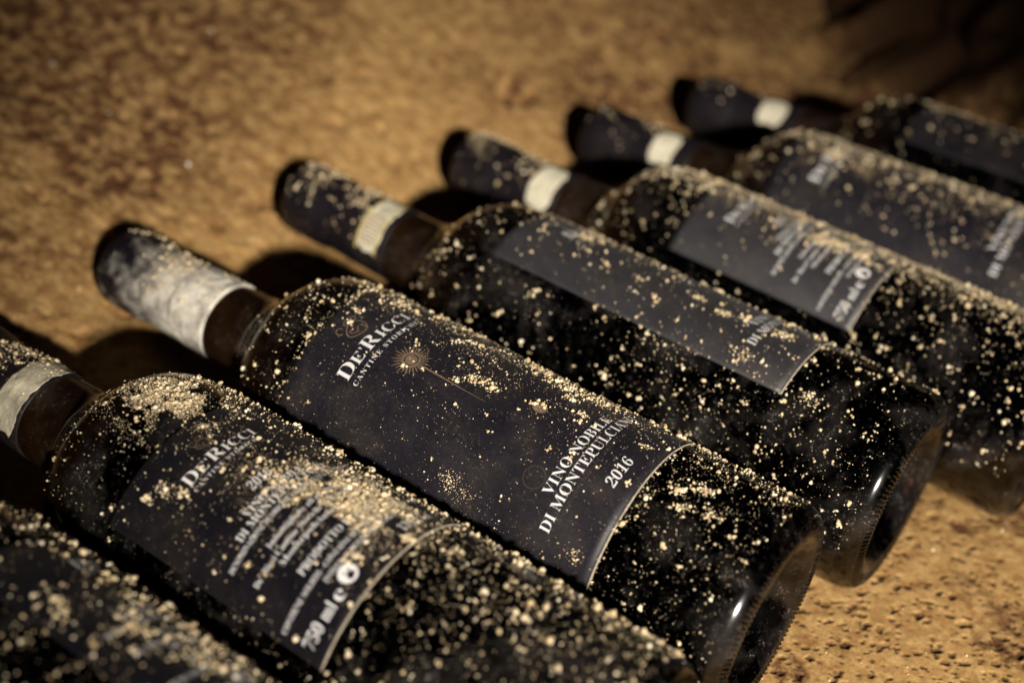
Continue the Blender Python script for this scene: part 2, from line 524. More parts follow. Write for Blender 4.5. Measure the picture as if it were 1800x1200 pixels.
# ------------------------------------------------------------------ bottle shapes
R = 38.0
PROFILE = [(27, 0.0), (26.6, 4), (24.4, 9.5), (20.5, 14.5), (15.5, 19.2), (10.2, 23.4), (6.4, 26.6), (4.4, 28.9),
           (3.6, 30.4), (3.3, 31.6), (3.5, 32.8), (4.3, 34.4), (5.8, 36.0), (7.8, 37.2), (10.2, 37.8), (13, 38.0),
           (40, 38), (80, 38), (120, 38), (160, 38), (174, 38), (180, 37.75), (186, 36.9), (191, 35.4), (195.5, 33.0), (199.5, 29.6),
           (203, 25.8), (206.5, 22.2), (210.5, 19.2), (215.5, 17.2), (222, 16.2), (232, 15.6), (250, 15.0), (268, 14.3), (286.5, 14.0), (289, 12.8), (289.5, 0.0)]
CORE = [(36, 0.0), (34, 8), (29, 15), (21, 21.5), (15.0, 26), (12.2, 29.5), (12.4, 32.2), (15.5, 34.2), (21, 34.9),
        (60, 34.8), (120, 34.8), (172, 34.8), (180, 34.4), (187, 32.8), (192.5, 30.0), (197, 26.2), (201, 22), (205, 18), (210, 14), (216, 11.6), (226, 10.6), (262, 9.8), (264, 0.0)]


def smooth_profile(pts, n):
    p = np.array(pts, float)
    # chord-length Catmull-Rom resampling
    t = np.r_[0, np.cumsum(np.sqrt(np.hypot(*np.diff(p, axis=0).T)))]
    q = np.linspace(0, t[-1], n)
    q = np.unique(np.r_[q, t])
    out = []
    for x in q:
        k = min(max(np.searchsorted(t, x, 'right') - 1, 0), len(t) - 2)
        i0, i3 = max(k - 1, 0), min(k + 2, len(t) - 1)
        h = t[k + 1] - t[k]; s = (x - t[k]) / h
        m0 = (p[k + 1] - p[i0]) / (t[k + 1] - t[i0]) * h
        m1 = (p[i3] - p[k]) / (t[i3] - t[k]) * h
        out.append((2 * s**3 - 3 * s**2 + 1) * p[k] + (s**3 - 2 * s**2 + s) * m0 + (-2 * s**3 + 3 * s**2) * p[k + 1] + (s**3 - s**2) * m1)
    out = np.array(out); out[:, 1] = np.clip(out[:, 1], 0, R)
    return out


def lathe(name, prof, nseg, mat, radial=None, smooth=True):
    th = np.arange(nseg) * 2 * np.pi / nseg
    S = np.repeat(prof[:, 0][:, None], nseg, 1); Rr = np.repeat(prof[:, 1][:, None], nseg, 1)
    if radial is not None: S, Rr = radial(S, Rr, th[None, :])
    Rr = np.maximum(Rr, 0.02)
    v = np.stack([S, Rr * np.sin(th), R + Rr * np.cos(th)], -1).reshape(-1, 3)
    f = [grid_faces(len(prof), nseg, True)]
    caps = [np.arange(nseg)[None, :], (np.arange(nseg) + (len(prof) - 1) * nseg)[::-1][None, :]]
    return mesh_np(name, v, f + caps, mat, smooth)


def knurl(S, Rr, th):
    # stippled ridges round the resting ring of the base
    z = sstep(28.8, 30.6, Rr) * (1 - sstep(34.2, 35.4, Rr)) * (S < 8)
    tooth = np.where((np.round(th / (2 * np.pi / 504)).astype(int) % 4) < 2, 0.0, 1.0)
    return S + 0.55 * z * tooth, Rr


prof_glass = smooth_profile(PROFILE, 190)
prof_core = smooth_profile(CORE, 110)
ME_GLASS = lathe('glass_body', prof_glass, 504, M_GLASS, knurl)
ME_WINE = lathe('wine', prof_core, 96, M_WINE)


def radius_at(s):
    k = prof_glass[:, 1].argmax()
    pr = prof_glass[k:]
    o = np.argsort(pr[:, 0])
    return np.interp(s, pr[o, 0], pr[o, 1])


def outer_radius(s):
    """radius with the heel, for dust"""
    heel = prof_glass[(prof_glass[:, 0] < 20) & (prof_glass[:, 1] > 31.6)]
    o = np.argsort(heel[:, 0])
    r1 = np.interp(s, heel[o, 0], heel[o, 1])
    return np.where(np.asarray(s) < 14, r1, radius_at(s))


def make_capsule_mesh(name, s0, mat, seed):
    prof = np.array([(s0, radius_at(s0) + 0.05), (s0 - 0.1, radius_at(s0) + 0.45), (s0 + 0.6, radius_at(s0 + 1) + 0.55)]
                    + [(s, radius_at(s) + 0.55) for s in np.linspace(s0 + 4, 264, 12)]
                    + [(267, 15.3), (269, 15.85), (272, 16.0), (282, 15.95), (287, 15.8), (289.5, 15.2), (290.7, 13.6), (290.9, 11.5), (290.4, 10.8), (290.4, 0.02)])

    def crinkle(S, Rr, th):
        wob = (fbm(S / 9 + seed * 3.1, np.cos(th) * 2.2 + np.sin(th) * 1.3 + 5 + seed, 3) - 0.5) * 0.5 * (Rr > 12)
        return S, Rr + wob
    return lathe(name, prof, 72, mat, crinkle)


def wrap_points(s, th_deg, r):
    t = np.radians(th_deg)
    return np.stack([s, r * np.sin(t), R + r * np.cos(t)], -1)


def curved_sheet(name, s0, s1, t0, t1, rfun, thick, mat, ns=40, nt=60, warp=None, skew=0.0, rag=0.0):
    """thin solid sheet wrapped round the bottle: outer face, inner face and rim"""
    s = np.linspace(s0, s1, ns); t = np.linspace(t0, t1, nt)
    Sg, Tg = np.meshgrid(s, t, indexing='ij')
    Tg = Tg + skew * (Sg - s0)
    if rag:                                             # worn outline: rounded ends, nibbled edges
        q = (Tg - (t0 + t1) / 2) / ((t1 - t0) / 2)
        e = (Sg - (s0 + s1) / 2) / ((s1 - s0) / 2)
        nib = (fbm(Tg / 7 + s0, e * 0.7 + 3, 3) - 0.5) * 2
        Sg = (s0 + s1) / 2 + e * (s1 - s0) / 2 * (1 - 0.38 * np.abs(q) ** 5) + rag * nib * np.abs(e) ** 3
        Tg = Tg + rag * 7 * (fbm(Sg / 2.5, q + 7, 3) - 0.5) * np.abs(q) ** 4
    rr = rfun(Sg)
    lift = warp(Sg, Tg) if warp else 0
    a = wrap_points(Sg, Tg, rr + thick + lift).reshape(-1, 3)
    b = wrap_points(Sg, Tg, rr - 0.02).reshape(-1, 3)
    n = ns * nt
    f1 = grid_faces(ns, nt); f2 = f1[:, ::-1] + n
    idx = np.arange(n).reshape(ns, nt)
    ring = np.concatenate([idx[0], idx[1:, -1], idx[-1, -2::-1], idx[-2:0:-1, 0]])
    nxt = np.roll(ring, -1)
    rim = np.stack([ring, nxt, nxt + n, ring + n], -1)
    return mesh_np(name, np.concatenate([a, b]), np.concatenate([f1, f2, rim]), mat, False if False else True)


# ---- lettering
def serif(s):
    out = ''
    for c in s:
        if 'A' <= c <= 'Z': out += chr(0x1D400 + ord(c) - 65)
        elif 'a' <= c <= 'z': out += chr(0x1D41A + ord(c) - 97)
        elif '0' <= c <= '9': out += chr(0x1D7CE + ord(c) - 48)
        else: out += c
    return out


_tc = {}


def text_mesh_2d(body, thin=0.0, space=1.0, shear=0.0):
    """flat glyph mesh: verts (n,2) normalised to cap height 1 and left edge 0, polygons"""
    key_ = (body, thin, space, shear)
    if key_ in _tc: return _tc[key_]
    cu = bpy.data.curves.new('tmp_text', 'FONT')
    cu.body = body; cu.resolution_u = 3; cu.offset = -thin; cu.space_character = space; cu.shear = shear
    o = bpy.data.objects.new('tmp_text', cu)
    COL.objects.link(o)
    dg = bpy.context.evaluated_depsgraph_get()
    me = bpy.data.meshes.new_from_object(o.evaluated_get(dg))
    v = np.empty(len(me.vertices) * 3, np.float32); me.vertices.foreach_get('co', v)
    v = v.reshape(-1, 3)[:, :2].astype(float)
    polys = [tuple(p.vertices) for p in me.polygons]
    bpy.data.objects.remove(o); bpy.data.curves.remove(cu); bpy.data.meshes.remove(me)
    v[:, 0] -= v[:, 0].min()
    v /= 0.676
    _tc[key_] = (v, polys)
    return v, polys


def place_text(name, parts, s_mid, t_left, t_right, r, mat, parent, cap=None, thin=0.010, space=1.0, shear=0.0, tilt=0.0):
    """parts: list of (string, relative size); runs from t_left to t_right degrees, capital tops towards the neck.
    Width is fitted to the angle span; cap height to cap (mm)."""
    vs_, fs_, x = [], [], 0.0; off = 0
    for st, size in parts:
        v, pl = text_mesh_2d(serif(st), thin, space, shear)
        vv = v * size; vv = vv + np.array([x, 0])
        x = vv[:, 0].max() + 0.09
        vs_.append(vv); fs_ += [tuple(k + off for k in f) for f in pl]; off += len(vv)
    v = np.concatenate(vs_)
    width = math.radians(abs(t_left - t_right)) * r
    kx = width / v[:, 0].max()
    ky = cap if cap else kx
    arc = v[:, 0] * kx
    th = np.radians(t_left) - arc / r
    s = s_mid + (v[:, 1] - 0.5) * ky + tilt * arc
    pos = np.stack([s, r * np.sin(th), R + r * np.cos(th)], -1) * MM
    me = bpy.data.meshes.new(name)
    me.from_pydata(pos.tolist(), [], fs_)
    me.materials.append(mat)
    me.update()
    return link(name, me, parent)


def place_strokes(name, polys, s0, t0, r, mat, parent):
    """polys: list of closed 2-D outlines or quads (x along reading direction, y to the neck), mm, around (s0,t0)"""
    vv, ff = [], []
    for q in polys:
        b = len(vv)
        for (x, y) in q:
            th = math.radians(t0) - x / r
            vv.append(((s0 + y) * MM, r * math.sin(th) * MM, (R + r * math.cos(th)) * MM))
        ff.append(tuple(range(b, b + len(q))))
    me = bpy.data.meshes.new(name)
    me.from_pydata(vv, [], ff)
    me.materials.append(mat)
    return link(name, me, parent)


def ribbon(pts, wid):
    out = []
    p = np.array(pts, float)
    t = np.gradient(p, axis=0); t /= np.linalg.norm(t, axis=1)[:, None] + 1e-9
    n = np.stack([-t[:, 1], t[:, 0]], -1)
    wv = np.broadcast_to(np.asarray(wid, float), (len(p),))[:, None] / 2
    a = p + n * wv; b = p - n * wv
    for k in range(len(p) - 1):
        out.append([tuple(a[k]), tuple(b[k]), tuple(b[k + 1]), tuple(a[k + 1])])
    return out


def ring_strokes(cx, cy, rad, wid, n=28, ry=None):
    t = np.linspace(0, 2 * np.pi, n + 1)
    return ribbon([(cx + rad * math.cos(q), cy + (ry or rad) * math.sin(q)) for q in t], wid)


def disc(cx, cy, rad, n=24, ry=None):
    return [[(cx + rad * math.cos(q), cy + (ry or rad) * math.sin(q)) for q in np.linspace(0, 2 * np.pi, n, endpoint=False)]]


def flourish(parent, s, t, r, scale=1.0):
    q = np.linspace(0, 2 * np.pi, 40)
    loop = [(1.1 + 2.7 * math.cos(a) * (1 - 0.15 * math.sin(a)), 0.2 + 2.9 * math.sin(a) * (0.75 + 0.2 * math.cos(a))) for a in q]
    inner = [(0.3 + 1.5 * math.cos(a) * a / 6, 0.4 + 1.3 * math.sin(a) * a / 6) for a in np.linspace(0.8, 6.3, 26)]
    leaf = [(2.2 + 1.7 * math.cos(a), 3.0 + 0.9 * math.sin(a)) for a in q]
    tail = [(-1.6 + 0.9 * math.cos(a), 2.6 + 1.0 * math.sin(a)) for a in np.linspace(0, 4.6, 22)]
    polys = []
    for c, wd in ((loop, 0.26), (inner, 0.24), (leaf, 0.22), (tail, 0.22)):
        polys += ribbon([(x * scale, y * scale) for x, y in c], wd * scale)
    place_strokes('flourish_emblem', polys, s, t, r, M_BRONZE, parent)


def sun_emblem(parent, s, t, r):
    polys = []
    for k in range(26):
        a = 2 * math.pi * k / 26 + 0.07
        l = 6.9 if k % 2 == 0 else 5.9
        polys += ribbon([(2.9 * math.cos(a), 2.9 * math.sin(a)), (4.6 * math.cos(a), 4.6 * math.sin(a)), (l * math.cos(a), l * math.sin(a))], [0.42, 0.5, 0.12])
    polys += disc(0, 0, 2.05)
    polys += ring_strokes(0, 0, 2.85, 0.85)
    polys += ribbon([(-0.2, -3.2), (-0.5, -14), (-0.8, -22), (-1.0, -31)], [0.7, 0.5, 0.26, 0.06])
    place_strokes('sun_emblem', polys, s, t, r, M_BRONZE, parent)
    # faint oval seal and blind-embossed rings lower on the label
    place_strokes('oval_seal', disc(0, 0, 2.1, 24, 2.5), s - 46.5, t - 10, r, M_BRONZE, parent)
    f = ring_strokes(7.5, -47, 4.2, 0.28) + ring_strokes(-15, -59, 3.6, 0.3) + ring_strokes(9.5, -52, 2.2, 0.2)
    f += ribbon([(3.5, -50), (12, -58)], 0.3) + ribbon([(-19, -62), (-24, -66)], 0.4) + ribbon([(-9, -53), (-4, -57), (1, -55)], 0.3)
    place_strokes('blind_emblem', f, s, t, r, M_FAINT, parent)


def front_label(b, th0, t0, t1, ds=0.0, s_top=173.5, paper=None):
    """dark front label; th0 = angle of the text centre line"""
    r = R + 0.16
    me = curved_sheet('front_label', 49.6 + ds, s_top + ds, t0, t1, lambda s: np.full_like(s, R), 0.16, paper or M_PAPER)
    L = link('front_label', me, b)
    e = curved_sheet('label_edge', 49.15 + ds, 49.65 + ds, t0, t1, lambda s: np.full_like(s, R), 0.30, M_EDGE, 3, 80,
                     warp=lambda s, t: 0.10 * vnoise(t * 0.6, s * 2))
    link('label_edge', e, L)
    rr = r + 0.05
    flourish(L, 162.3 + ds, th0 + 2, rr, 1.45)
    place_text('lettering', [("D", 1.28), ("E’", 1.0), ("R", 1.28), ("ICCI", 1.0)], 154.3 + ds, th0 + 26, th0 - 26, rr, M_INK, L, cap=4.1)
    place_text('lettering', [("CANTINE STORICHE", 1.0)], 149.3 + ds, th0 + 26, th0 - 25, rr, M_INK, L, cap=1.75, space=1.25)
    sun_emblem(L, 138.2 + ds, th0 + 0.5, rr)
    place_text('lettering', [("VINO NOBILE", 1.0)], 73.2 + ds, th0 + 27, th0 - 26, rr, M_INK, L, cap=3.5)
    place_text('lettering', [("DI MONTEPULCIANO", 1.0)], 68.6 + ds, th0 + 42.3, th0 - 39, rr, M_INK, L, cap=3.5)
    place_text('lettering', [("DENOMINAZIONE DI ORIGINE CONTROLLATA E GARANTITA", 1.0)], 65.3 + ds, th0 + 36, th0 - 36, rr, M_FAINT, L, cap=1.3)
    place_text('lettering', [("2016", 1.0)], 57.8 + ds, th0 + 10, th0 - 7.5, rr, M_INK, L, cap=3.6, shear=0.15)
    return L


def back_label(b, th0, ds=0.0, half=52, paper=None):
    r = R + 0.16
    me = curved_sheet('back_label', 82.2 + ds, 163.5 + ds, th0 - half, th0 + half, lambda s: np.full_like(s, R), 0.16, paper or M_PAPER)
    L = link('back_label', me, b)
    e = curved_sheet('label_edge', 81.8 + ds, 82.25 + ds, th0 - half, th0 + half, lambda s: np.full_like(s, R), 0.28, M_EDGE, 3, 80,
                     warp=lambda s, t: 0.10 * vnoise(t * 0.6, s * 2))
    link('label_edge', e, L)
    rr = r + 0.05

    def ln(txt, s, a, c, cap, **k):
        place_text('lettering', txt if isinstance(txt, list) else [(txt, 1.0)], s + ds, th0 + a, th0 + c, rr, M_INK, L, cap=cap, **k)
    flourish(L, 153.5 + ds, th0 + 2, rr, 0.8)
    ln([("D", 1.28), ("E’", 1.0), ("R", 1.28), ("ICCI", 1.0)], 147.3, 20, -21, 3.3)
    ln("CANTINE STORICHE", 143.6, 20, -20, 1.35, space=1.25)
    place_strokes('scroll_ornament', ring_strokes(4.5, 0.6, 2.2, 0.3, ry=1.7) + ribbon([(-8, -2.2), (-3, -0.6), (2, -2.0), (6.5, -1.0)], 0.3)
                  + ribbon([(-6, 1.5), (-1, 0.3), (4, 2.0)], 0.25), 137.8 + ds, th0, rr, M_BRONZE, L)
    ln("2016", 130.9, 6.5, -6, 3.3, shear=0.15)
    ln("VINO NOBILE", 125.6, 17.5, -17, 2.6)
    ln("DI MONTEPULCIANO", 122.6, 27.3, -26, 2.6)
    ln("DENOMINAZIONE DI ORIGINE CONTROLLATA E GARANTITA", 119.3, 40, -40, 1.75)
    ln("Imbottigliato all’origine da", 113.8, 23, -23, 1.9)
    ln("De’ Ricci Cantine Storiche s.r.l. società agricola", 110.4, 39, -38, 1.9)
    ln("Montepulciano - Italia", 107.3, 26, -24, 1.9)
    ln("PRODOTTO IN ITALIA", 101.0, 25, -25, 2.5)
    ln("CONTIENE SOLFITI - CONTAINS SULPHITES - ENTHÄLT SULFITE", 96.6, 48, -46, 1.7)
    ln("INTEGRALMENTE PRODOTTO", 93.6, 22, -22, 1.6)
    ln("750 ml ", 88.2, 47.5, 27.5, 3.9)
    ln("e", 88.4, 25.6, 21.0, 4.4)
    ln("13,5% vol", 88.4, -16, -36, 3.2)
    place_strokes('recycling_emblem', disc(0, 0, 2.9), 89.6 + ds, th0 + 14.5, rr, M_INK, L)
    place_strokes('recycling_emblem', ribbon([(-1.1, -1.2), (-0.2, 0.1), (-1.0, 1.2)], 0.4) + ribbon([(1.2, -1.3), (0.5, 0), (1.2, 1.2)], 0.4), 89.6 + ds, th0 + 14.5, rr + 0.04, M_FAINT, L)
    return L


def neck_strip(b, s0, s1, t0, t1, printed, torn=0.0, mat=None):
    rf = lambda s: radius_at(s) + 0.60
    wp_ = lambda s, t: 0.25 * (fbm(s / 3, t / 11, 3) - 0.45) * (1 + torn)
    L = link('neck_strip', curved_sheet('neck_strip', s0, s1, t0, t1, rf, 0.20, mat or M_STRIP, 22, 56, warp=wp_, rag=0.9), b)
    if printed:
        r = float(radius_at((s0 + s1) / 2)) + 1.22
        sm = (s0 + s1) / 2; h = (s1 - s0) / 2; tm = (t0 + t1) / 2
        arc = math.radians(t1 - t0) * r
        polys = ribbon([(x, h - 0.9) for x in np.linspace(-arc / 2, arc / 2, 24)], 1.1)
        polys += ribbon([(x, -h + 0.9) for x in np.linspace(-arc / 2, arc / 2, 24)], 1.1)
        place_strokes('strip_border', polys, sm, tm, r, M_STRIPEDGE, L)
        fr = ribbon([(x, h - 2.3) for x in np.linspace(-8.0, 4.5, 10)], 0.35) + ribbon([(x, -h + 2.3) for x in np.linspace(-8.0, 4.5, 10)], 0.35)
        for x in (-8.0, -6.4, -4.9, -3.1, -1.5, 0.2, 1.6, 3.2, 4.4):
            fr += ribbon([(x, -h + 3.0), (x + 0.2, 0), (x, h - 3.0)], 0.6)
        place_strokes('strip_print', fr, sm, tm + 8, r + 0.03, M_STRIPPRINT, L)
        place_strokes('strip_print', ring_strokes(8.0, 0, 1.7, 0.3), sm, tm + 8, r + 0.03, M_FAINT, L)
    return L


# ------------------------------------------------------------------ dust crumbs
def _ico():
    p = (1 + 5 ** 0.5) / 2
    v = np.array([(-1, p, 0), (1, p, 0), (-1, -p, 0), (1, -p, 0), (0, -1, p), (0, 1, p), (0, -1, -p), (0, 1, -p), (p, 0, -1), (p, 0, 1), (-p, 0, -1), (-p, 0, 1)], float)
    v /= np.linalg.norm(v, axis=1)[:, None]
    f = np.array([(0, 11, 5), (0, 5, 1), (0, 1, 7), (0, 7, 10), (0, 10, 11), (1, 5, 9), (5, 11, 4), (11, 10, 2), (10, 7, 6), (7, 1, 8), (3, 9, 4), (3, 4, 2), (3, 2, 6), (3, 6, 8), (3, 8, 9), (4, 9, 5), (2, 4, 11), (6, 2, 10), (8, 6, 7), (9, 8, 1)])
    return v, f


def _oct():
    v = np.array([(1, 0, 0), (-1, 0, 0), (0, 1, 0), (0, -1, 0), (0, 0, 1), (0, 0, -1)], float)
    f = np.array([(0, 2, 4), (2, 1, 4), (1, 3, 4), (3, 0, 4), (2, 0, 5), (1, 2, 5), (3, 1, 5), (0, 3, 5)])
    return v, f


def rand_rot(n):
    q = RNG.normal(size=(n, 4)); q /= np.linalg.norm(q, axis=1)[:, None]
    w_, x, y, z = q.T
    return np.stack([np.stack([1 - 2 * (y * y + z * z), 2 * (x * y - z * w_), 2 * (x * z + y * w_)], -1),
                     np.stack([2 * (x * y + z * w_), 1 - 2 * (x * x + z * z), 2 * (y * z - x * w_)], -1),
                     np.stack([2 * (x * z - y * w_), 2 * (y * z + x * w_), 1 - 2 * (x * x + y * y)], -1)], 1)


def grains_mesh(name, cen, rad, mat):
    """one lumpy grain per centre (mm)"""
    vs_, fs_ = [], []
    off = 0
    for sel, (bv, bf) in ((rad >= 0.27, _ico()), (rad < 0.27, _oct())):
        c = cen[sel]; r = rad[sel]; n = len(c)
        if not n: continue
        v = bv[None] * (1 + RNG.normal(0, 0.17, (n, len(bv), 1)))
        v = v * RNG.uniform(0.72, 1.2, (n, 1, 3))
        v = np.einsum('nij,nkj->nki', rand_rot(n), v) * r[:, None, None] + c[:, None, :]
        f = bf[None] + (np.arange(n) * len(bv))[:, None, None] + off
        vs_.append(v.reshape(-1, 3)); fs_.append(f.reshape(-1, 3)); off += n * len(bv)
    return mesh_np(name, np.concatenate(vs_), np.concatenate(fs_), mat, True)


def dust_points(n, wfun, s_rng=(9, 209), t_rng=(-72, 95)):
    S_, T_ = [], []
    tot = 0
    while tot < n:
        s = RNG.uniform(*s_rng, 4 * n + 50); t = RNG.uniform(*t_rng, 4 * n + 50)
        w_ = wfun(s, t)
        k = RNG.random(len(s)) < np.clip(w_, 0, 1)
        S_.append(s[k]); T_.append(t[k]); tot += k.sum()
        if k.sum() < 3: break
    return np.concatenate(S_)[:n], np.concatenate(T_)[:n]


def build_dust(b, seed, layers, clumps, extra=None, labels=()):
    """layers: (count, weight function, size mean mm, size spread)   clumps: (s, theta, spread mm, grains, radius)"""
    S_, T_, R_ = [], [], []
    for n, wf, mean, sig in layers:
        n = int(n * 0.55); mean *= 0.74; sig *= 1.3
        s, t = dust_points(n, wf)
        r = np.clip(mean * np.exp(RNG.normal(0, sig, len(s))), 0.07, 1.05)
        S_.append(s); T_.append(t); R_.append(r)
        # bigger crumbs carry smaller ones stuck to them
        big = r > 0.42
        for _ in range(3):
            kk = big & (RNG.random(len(s)) < 0.75)
            S_.append(s[kk] + RNG.normal(0, 1, kk.sum()) * r[kk] * 0.9)
            T_.append(t[kk] + np.degrees(RNG.normal(0, 1, kk.sum()) * r[kk] * 0.9 / R))
            R_.append(r[kk] * RNG.uniform(0.3, 0.75, kk.sum()))
    for s0, t0, sp, n, r0 in clumps:
        k = RNG.normal(0, 1, (n, 2)) * sp * np.array([1.0, 0.7])
        S_.append(s0 + k[:, 0]); T_.append(t0 + np.degrees(k[:, 1] / R))
        R_.append(np.clip(r0 * np.exp(RNG.normal(0, 0.4, n)), 0.07, 0.9))
    s = np.concatenate(S_); t = np.concatenate(T_); r = np.concatenate(R_)
    ok = (s > 5.5) & (s < 222)
    s, t, r = s[ok], t[ok], r[ok]
    rs = outer_radius(s)
    for (a, c) in labels:
        rs = rs + np.where((s > a) & (s < c), 0.16, 0)
    # surface slope, so that shoulder grains sit along the normal
    slope = (outer_radius(s + 0.5) - outer_radius(s - 0.5))
    nl = np.sqrt(1 + slope ** 2)
    lift = r * 0.55
    cen = wrap_points(s - slope / nl * lift, t, rs + lift / nl)
    if extra is not None:
        cen = np.concatenate([cen, extra[0]]); r = np.concatenate([r, extra[1]])
    o = link('dust_crumbs', grains_mesh('dust_crumbs', cen, r, M_CRUMB), b)
    o['kind'] = 'stuff'
    return o


def neck_grains(n, mean, s0=234, s1=289, tc_=0, spread=38):
    s = RNG.uniform(s0, s1, n)
    t = RNG.normal(tc_, spread, n)
    r = np.clip(mean * np.exp(RNG.normal(0, 0.55, n)), 0.08, 0.9)
    k = vnoise(s / 6 + tc_, t / 20 + n) > 0.42
    s, t, r = s[k], t[k], r[k]
    rr = radius_at(s) + 0.62 + r * 0.5
    rr = np.where(s > 268, 16.05 + r * 0.5, rr)
    return wrap_points(s, t, rr), r


def W(top=0.0, width=45.0, lo=0.15, ns=0.0, sc=9.0, cut=0.45, seed=0.0):
    """weight: dense round the angle `top`, thinning to `lo`; broken up by noise"""
    def f(s, t):
        g = lo + (1 - lo) * np.exp(-((t - top) / width) ** 2)
        if ns:
            q = fbm(s / sc + seed, t * 0.66 / sc + seed * 1.7, 3)
            g = g * ((1 - ns) + ns * sstep(cut, cut + 0.22, q))
        return g
    return f


GROUP = 'dusty wine bottles lying side by side'


def bottle(x, y, yaw, label, cap_start=231.0, cap_mat=None, seed=1):
    b = bpy.data.objects.new('wine_bottle', None)
    COL.objects.link(b)
    b.location = (x * MM, y * MM, 0)
    b.rotation_euler = (0, 0, math.pi + math.radians(yaw))
    b.empty_display_size = 0.03
    tag(b, label, 'wine bottle', GROUP)
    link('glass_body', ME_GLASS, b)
    link('wine', ME_WINE, b)
    link('capsule', make_capsule_mesh('capsule', cap_start, cap_mat or M_CAPS, seed), b)
    return b


# B1: nearest the row's open end
b = bottle(28 - 26, -157.2, 0.3, 'wine bottle at the row end, next to the one with drifts on its shoulder', seed=1)
back_label(b, -47, paper=M_PAPER_SHADED)
neck_strip(b, 233, 244, -30, 85, False)
build_dust(b, 1, [(900, W(-25, 60, 0.35, 0.8, 8, 0.42, 1), 0.27, 0.55), (6000, W(-25, 60, 0.3, 0.8, 7, 0.4, 4), 0.2, 0.45), (900, W(-50, 9, 0.0), 0.3, 0.45)],
           [(118, -20, 3, 60, 0.3), (100, -28, 4, 90, 0.3), (135, -5, 2.5, 40, 0.3), (110, -42, 5, 120, 0.3)], labels=((82, 163.5),))

# B2: back label, heavy drift
b = bottle(-0.8, -80.5, 0.07, 'wine bottle with thick dust drifts over its shoulder and back label', seed=2)
back_label(b, 9.5, paper=M_PAPER_SHADED)
neck_strip(b, 232, 244, -45, 88, False, 2.0, M_STRIP_DIRTY)


def drift2(s, t):
    q = fbm(s / 7 + 2, t * 0.66 / 6 + 4, 4)
    a = np.exp(-(((s - 106) / 17) ** 2 + ((t + 6 - (s - 106) * 0.25) / 17) ** 2))
    c = np.exp(-(((s - 176) / 13) ** 2 + ((t + 3) / 17) ** 2))
    return (a * 1.0 + c * 1.05) * sstep(0.36, 0.56, q)


build_dust(b, 2, [(26000, drift2, 0.135, 0.3), (2600, drift2, 0.23, 0.4), (260, drift2, 0.42, 0.4),
                  (800, W(-8, 46, 0.18, 0.8, 8, 0.40, 3), 0.26, 0.5), (7000, W(-10, 50, 0.2, 0.7, 6, 0.38, 6), 0.165, 0.45),
                  (1700, W(-44, 7, 0.0, 0.5, 6, 0.36, 2), 0.25, 0.5), (800, lambda s, t: (s < 84) * W(-4, 50, 0.25, 0.9, 7, .46, 5)(s, t), 0.28, 0.6), (1500, lambda s, t: (s < 84) * W(-4, 50, 0.3, 0.9, 5, .46, 2)(s, t), 0.15, 0.5)],
           [(152, 36, 1.9, 90, 0.2), (146, 33, 1.3, 30, 0.3), (155, 43, 1.2, 26, 0.35), (91, 17, 1.5, 40, 0.3), (128, 4, 3, 70, 0.3), (84, -4, 1.5, 40, 0.3)],
           extra=[np.concatenate(q) for q in zip(neck_grains(520, 0.30, 240, 289, -20, 30), neck_grains(1500, 0.13, 233, 262, -25, 30))], labels=((82, 163.5),))

# B3: the sun label
b = bottle(0.0, 0.0, 0.3, 'wine bottle whose front label shows a bronze sun, its capsule chalky white with dust', cap_mat=M_CAPS_CHALK, seed=3)
front_label(b, 16.5, -85, 112)
neck_strip(b, 231.5, 250, -60, 96, False, 3.5, M_CAPS_CHALK)


def sparse3(s, t):
    lab = (s > 49.5) & (s < 173.5)
    g = np.where(lab, 0.10 + 0.90 * np.exp(-((t + 26) / 24) ** 2) + 0.22 * np.exp(-((t - 5) / 22) ** 2), 0.42 * np.exp(-((t + 12) / 52) ** 2) + 0.06)
    q = fbm(s / 8 + 7, t * 0.66 / 7 + 1, 3)
    return g * (0.18 + 0.82 * sstep(0.40, 0.6, q))


